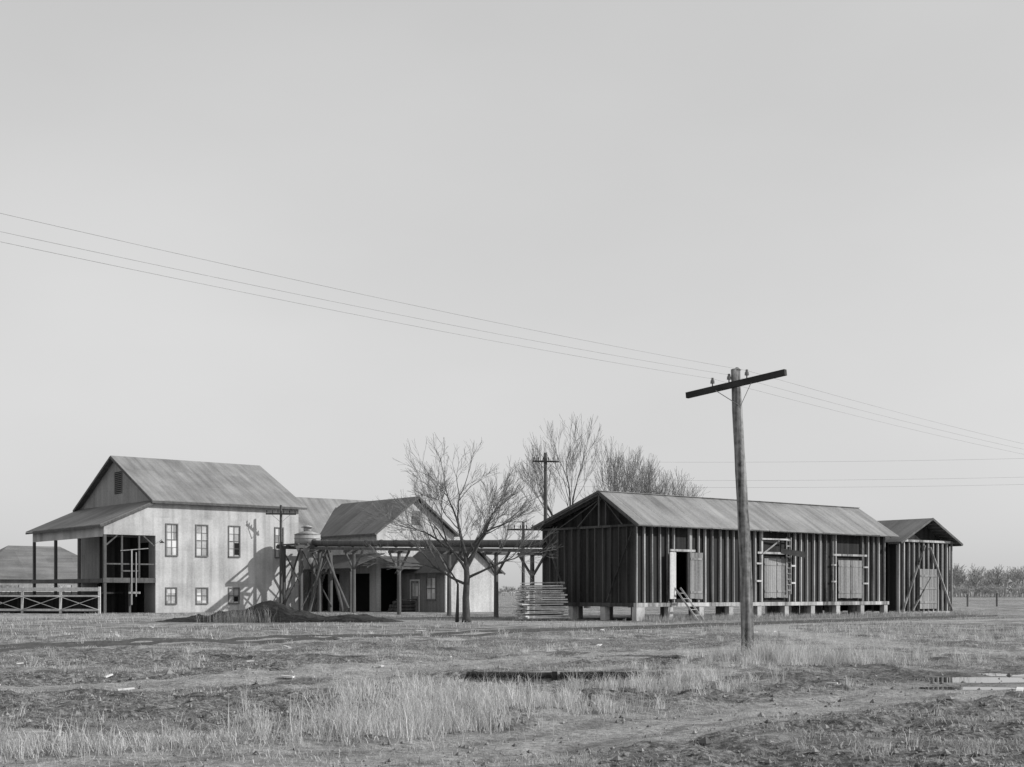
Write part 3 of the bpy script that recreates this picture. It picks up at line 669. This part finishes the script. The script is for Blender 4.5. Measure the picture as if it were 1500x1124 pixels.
cl=[]
def clump(*a): cl.append(a)
clump(-1.3,14.9,1.2,1.2,270,.38); clump(-.5,17.5,1.6,1.4,210,.38); clump(1.2,17.2,.9,.8,60,.32); clump(-4.4,12.4,1.3,.6,120,.3); clump(-2.4,12.8,.9,.6,60,.28); clump(-5.8,14.5,1.4,1.0,50,.26); clump(-2.0,21,1.6,.9,36,.28)
clump(5.6,29.0,1.0,.6,110,.52); clump(6.4,28.2,1.4,1.2,130,.48); clump(7.3,30,2,2,80,.4); clump(4.5,26,2.0,1.0,36,.26); clump(2.2,21.2,1.2,.7,70,.38); clump(3.1,22.8,.9,.5,50,.34); clump(3.6,12.2,.8,.4,12,.16); clump(-1.4,22.4,.9,.5,20,.26)
clump(5.8,20.6,1,.7,20,.24); clump(8.5,16.5,2,1.5,14,.18)
clump(-10,28,5,4,60,.24); clump(0,36,6,2,60,.24); clump(-14,40,8,5,60,.26); clump(10,44,2.5,6,80,.32); clump(16,45,4,5,90,.38); clump(-2,47,10,4,90,.26)
xx=[];yy=[];hh=[];ss=[]
for (px,py,rx,ry,n,h) in cl:
    for t in range(n):
        cx=px+rng.normal()*rx*.6; cy=py+rng.normal()*ry*.6; m_=int(rng.integers(10,40)); s_=h*rng.uniform(.3,1.25)
        xx.append(cx+rng.normal(0,.06,m_)); yy.append(cy+rng.normal(0,.06,m_)); hh.append(s_*rng.uniform(.3,1.1,m_)); ss.append(np.full(m_,rng.uniform(.75,1.2)))
x=np.concatenate(xx);y=np.concatenate(yy);h=np.concatenate(hh);sh=np.concatenate(ss); mud_shade,path,rut,road=masks(x,y); k=rng.random(len(x))>np.maximum(road,path*.7)*.95; x,y,h,sh=x[k],y[k],h[k],sh[k]
blades('tall_dry_grass',x,y,h,.0055*np.sqrt(np.maximum(y,8)/14)*rng.uniform(.6,1.3,len(x)),rng.uniform(.1,.95,len(x)),rng.uniform(.38,.74,len(x))*sh)
n=90000; x=rng.uniform(-45,50,n); y=rng.uniform(44,92,n); mud_shade,path,rut,road=masks(x,y)
u=(x-6.5)*CU+(y-69.4)*SU; v=-(x-6.5)*SU+(y-69.4)*CU; inb=((u>-.3)&(u<28)&(v>-.1))|((np.abs(x+12)<7)&(y>65.5)&(y<71.5))
dn=sst(.44,.62,fbm(x*.25,y*.25,61,4))*(1-path); nb=(np.abs(v+.7)<.9)&(u>3)&(u<33); dn=np.maximum(dn*.7,nb*.8)
k=(rng.random(len(x))<dn)&(~inb); x,y,nb=x[k],y[k],nb[k]
blades('field_grass',x,y,rng.uniform(.06,.22,len(x))*np.where(nb,1.6,1),.022*rng.uniform(.6,1.4,len(x)),rng.uniform(.1,.8,len(x)),rng.uniform(.22,.55,len(x)))
n=8000; u=rng.uniform(0,30,n); v=-.55+rng.normal(0,.35,n); x=6.5+CU*u-SU*v; y=69.4+SU*u+CU*v
blades('wall_foot_weeds',x,y,rng.uniform(.12,.5,n)*(.3+fbm(x,y,77,3)),.02*rng.uniform(.5,1.3,n),rng.uniform(.1,.6,n),rng.uniform(.25,.55,n))
n=420; x=-13.6+rng.normal(0,.8,n); y=65.9+rng.normal(0,.2,n)
blades('mound_weeds',x,y,rng.uniform(.3,1.0,n),.016*rng.uniform(.5,1.3,n),rng.uniform(.1,.5,n),rng.uniform(.25,.5,n))

# ------------------------------------------------------------------ trees
def grow(mb,tw,p,d,r,L,lev,maxl,rnd,up=.12,spread=.55,nb=(2,3),minr=.008):
    n=4; pts=[p];rad=[r];c=p.copy();dd=d.copy()
    for k in range(n):
        dd=(dd+Vector((rnd.gauss(0,.11),rnd.gauss(0,.11),rnd.gauss(0,.07)+up*.3))).normalized(); c=c+dd*L/n; pts.append(c.copy()); rad.append(max(minr,r*(1-.42*(k+1)/n)))
    (mb if lev<3 else tw).tube(pts,rad,8 if lev<2 else (5 if lev<4 else 3),cap=False)
    if lev>=maxl: return
    m=rnd.randint(*nb)+(1 if lev>=1 else 0)
    for i in range(m):
        last=i<2
        q=1.0 if last else rnd.uniform(.25,.9)
        f=q*n; a=int(min(f,n-1)); st=pts[a].lerp(pts[a+1],f-a) if q<1 else pts[-1]
        ax=Vector((rnd.gauss(0,1),rnd.gauss(0,1),rnd.gauss(0,.5))).normalized(); side=(ax-dd*ax.dot(dd)).normalized()
        s_=spread*(rnd.uniform(.35,.8) if last else rnd.uniform(.9,1.4))
        nd_=(dd+side*s_+Vector((0,0,up))).normalized()
        rr=max(minr,r*(.58*rnd.uniform(.85,1.05) if last else .42*rnd.uniform(.7,1.1)))
        grow(mb,tw,st,nd_,rr,L*rnd.uniform(.66,.86)*(1 if last else .9),lev+1,maxl,rnd,up,spread,nb,minr)
def tree(name,x,y,stems,maxl,seed,up=.12,spread=.55,matt='bark',matw='barkl',minr=.008,nb=(2,3),trunks=()):
    E=empty(name,x,y,0,0); a=MB();b=MB(); rnd=random.Random(seed)
    for (pts,rad) in trunks: a.tube(pts,rad,12)
    for (p,d,r,L,lv) in stems: grow(a,b,Vector(p),Vector(d).normalized(),r,L,lv,maxl,rnd,up,spread,nb,minr)
    ob('trunk_and_limbs',a,matt,E,True); ob('twigs',b,matw,E)
tree('bare_tree',-2.3,66,[
 ((.02,0,1.9),(-.95,.1,.42),.075,1.7,1),((.06,0,2.2),(.9,-.2,.55),.075,1.45,1),((.05,0,2.5),(-.7,-.5,.75),.085,1.75,1),((.05,0,2.7),(.5,.5,.85),.085,1.6,1),
 ((.0,0,3.2),(-.35,.3,1),.10,1.75,1),((.0,0,3.2),(.34,-.25,1),.09,1.6,1),((.0,0,3.0),(-.85,.4,.7),.08,1.9,1),((.02,0,2.9),(.7,-.1,.8),.08,1.4,1),((-.4,.2,1.9),(-.5,-.1,1),.05,1.5,2)],
 6,4,up=.05,spread=.50,minr=.0055,trunks=[([(.05,0,-.1),(.03,0,.3),(.0,0,1.2),(.06,0,2.2),(0,0,3.3)],[.28,.20,.17,.15,.11]),([(-.45,.2,-.1),(-.42,.2,.8),(-.4,.2,1.95)],[.10,.08,.05])])
tree('tall_bare_tree',7.3,128,[((0,0,-.1),(-.06,0,1),.34,5.2,0),((.1,0,2.5),(.35,.1,1),.2,4.2,1)],6,12,up=.18,spread=.46,minr=.011,matw='barkf')
tree('tall_bare_tree',11.8,132,[((0,0,-.1),(.0,0,1),.30,4.5,0),((0,0,2.2),(-.3,.1,1),.17,3.7,1)],6,21,up=.16,spread=.48,minr=.011,matw='barkf')
tree('tall_bare_tree',15.2,130,[((0,0,-.1),(.05,0,1),.30,4.5,0),((0,0,2.2),(.3,.1,1),.17,3.7,1)],6,33,up=.16,spread=.5,minr=.011,matw='barkf')

protos=[]
for sd in range(6):
    a=MB(); grow(a,a,Vector((0,0,-.2)),Vector((0,0,1)),.16,2.0,0,4,random.Random(100+sd),.16,.65,(2,4),.03)
    me=bpy.data.meshes.new('distant_tree_proto'); me.from_pydata(a.v,[],a.f); me.update(); me.materials.append(M['barkh']); protos.append(me)
E=empty('distant_tree_line',0,0,0,0); R=random.Random(9)
def far_tree(x,y,s,sz):
    o=bpy.data.objects.new('distant_tree',protos[R.randrange(6)]); scn.collection.objects.link(o); o.parent=E; o.location=(x,y,0); o.rotation_euler=(0,0,R.uniform(0,6)); o.scale=(s,s,sz)
for k in range(420): s=R.uniform(.7,1.9); far_tree(R.uniform(100,330),R.uniform(420,520),s*1.3,s)
for k in range(420): s=R.uniform(.3,.7); far_tree(R.uniform(95,340),R.uniform(390,420),s*2.0,s)
for k in range(240): s=R.uniform(.35,.8); far_tree(R.uniform(-60,95),R.uniform(520,600),s*1.8,s)
for k in range(300): s=R.uniform(.4,1.3); far_tree(R.uniform(-330,-150),R.uniform(430,500),s*1.6,s)
t=MB()
for k in range(22): xx=48+k*3.2; t.box(xx,xx+.14,140+k*.3,140.14+k*.3,0,1.3+.1*(k%3))
for zz in (.6,1.0): t.beam((48,140.05,zz),(116,146.5,zz),.02,.03)
ob('wire_fence',t,'timber')

# ------------------------------------------------------------------ camera, light, sky
cam=bpy.data.cameras.new('Camera'); co=bpy.data.objects.new('Camera',cam); scn.collection.objects.link(co); scn.camera=co
co.location=(0,0,1.5); co.rotation_euler=(math.radians(90),0,0); cam.sensor_width=36; cam.lens=46.66; cam.shift_y=.204; cam.clip_end=8000; cam.clip_start=.1
sl=bpy.data.lights.new('sun','SUN'); sl.energy=4.2; sl.angle=math.radians(.7); sl.color=(1,.995,.985); so=bpy.data.objects.new('sun',sl); scn.collection.objects.link(so)
so.rotation_euler=(-SUN).to_track_quat('-Z','Y').to_euler(); so.location=(30,-5,40)
wd=bpy.data.worlds.new('World'); scn.world=wd; wd.use_nodes=True; nt=wd.node_tree; bg=nt.nodes['Background']
sk=nd(nt,'ShaderNodeTexSky',sky_type='NISHITA'); sk.sun_disc=False; sk.sun_elevation=math.asin(SUN.z); sk.sun_rotation=math.atan2(SUN.x,SUN.y); sk.dust_density=2.0
bw=nd(nt,'ShaderNodeRGBToBW'); nt.links.new(sk.outputs[0],bw.inputs[0])
pw=mth(nt,'MULTIPLY',mth(nt,'POWER',bw.outputs[0],.25),4.95)
tc=nd(nt,'ShaderNodeTexCoord'); mp=nd(nt,'ShaderNodeMapping'); mp.inputs['Scale'].default_value=(1,1,2.2); nt.links.new(tc.outputs['Generated'],mp.inputs[0])
ns=nd(nt,'ShaderNodeTexNoise'); ns.inputs['Scale'].default_value=1.9; ns.inputs['Detail'].default_value=5; ns.inputs['Roughness'].default_value=.45; nt.links.new(mp.outputs[0],ns.inputs['Vector'])
hz_=mth(nt,'ADD',.84,mth(nt,'MULTIPLY',ns.outputs['Fac'],.34))
nt.links.new(mth(nt,'MULTIPLY',pw,hz_),bg.inputs[0]); bg.inputs[1].default_value=.1
scn.view_settings.view_transform='Standard'; scn.view_settings.look='None'; scn.view_settings.exposure=0; scn.view_settings.gamma=1
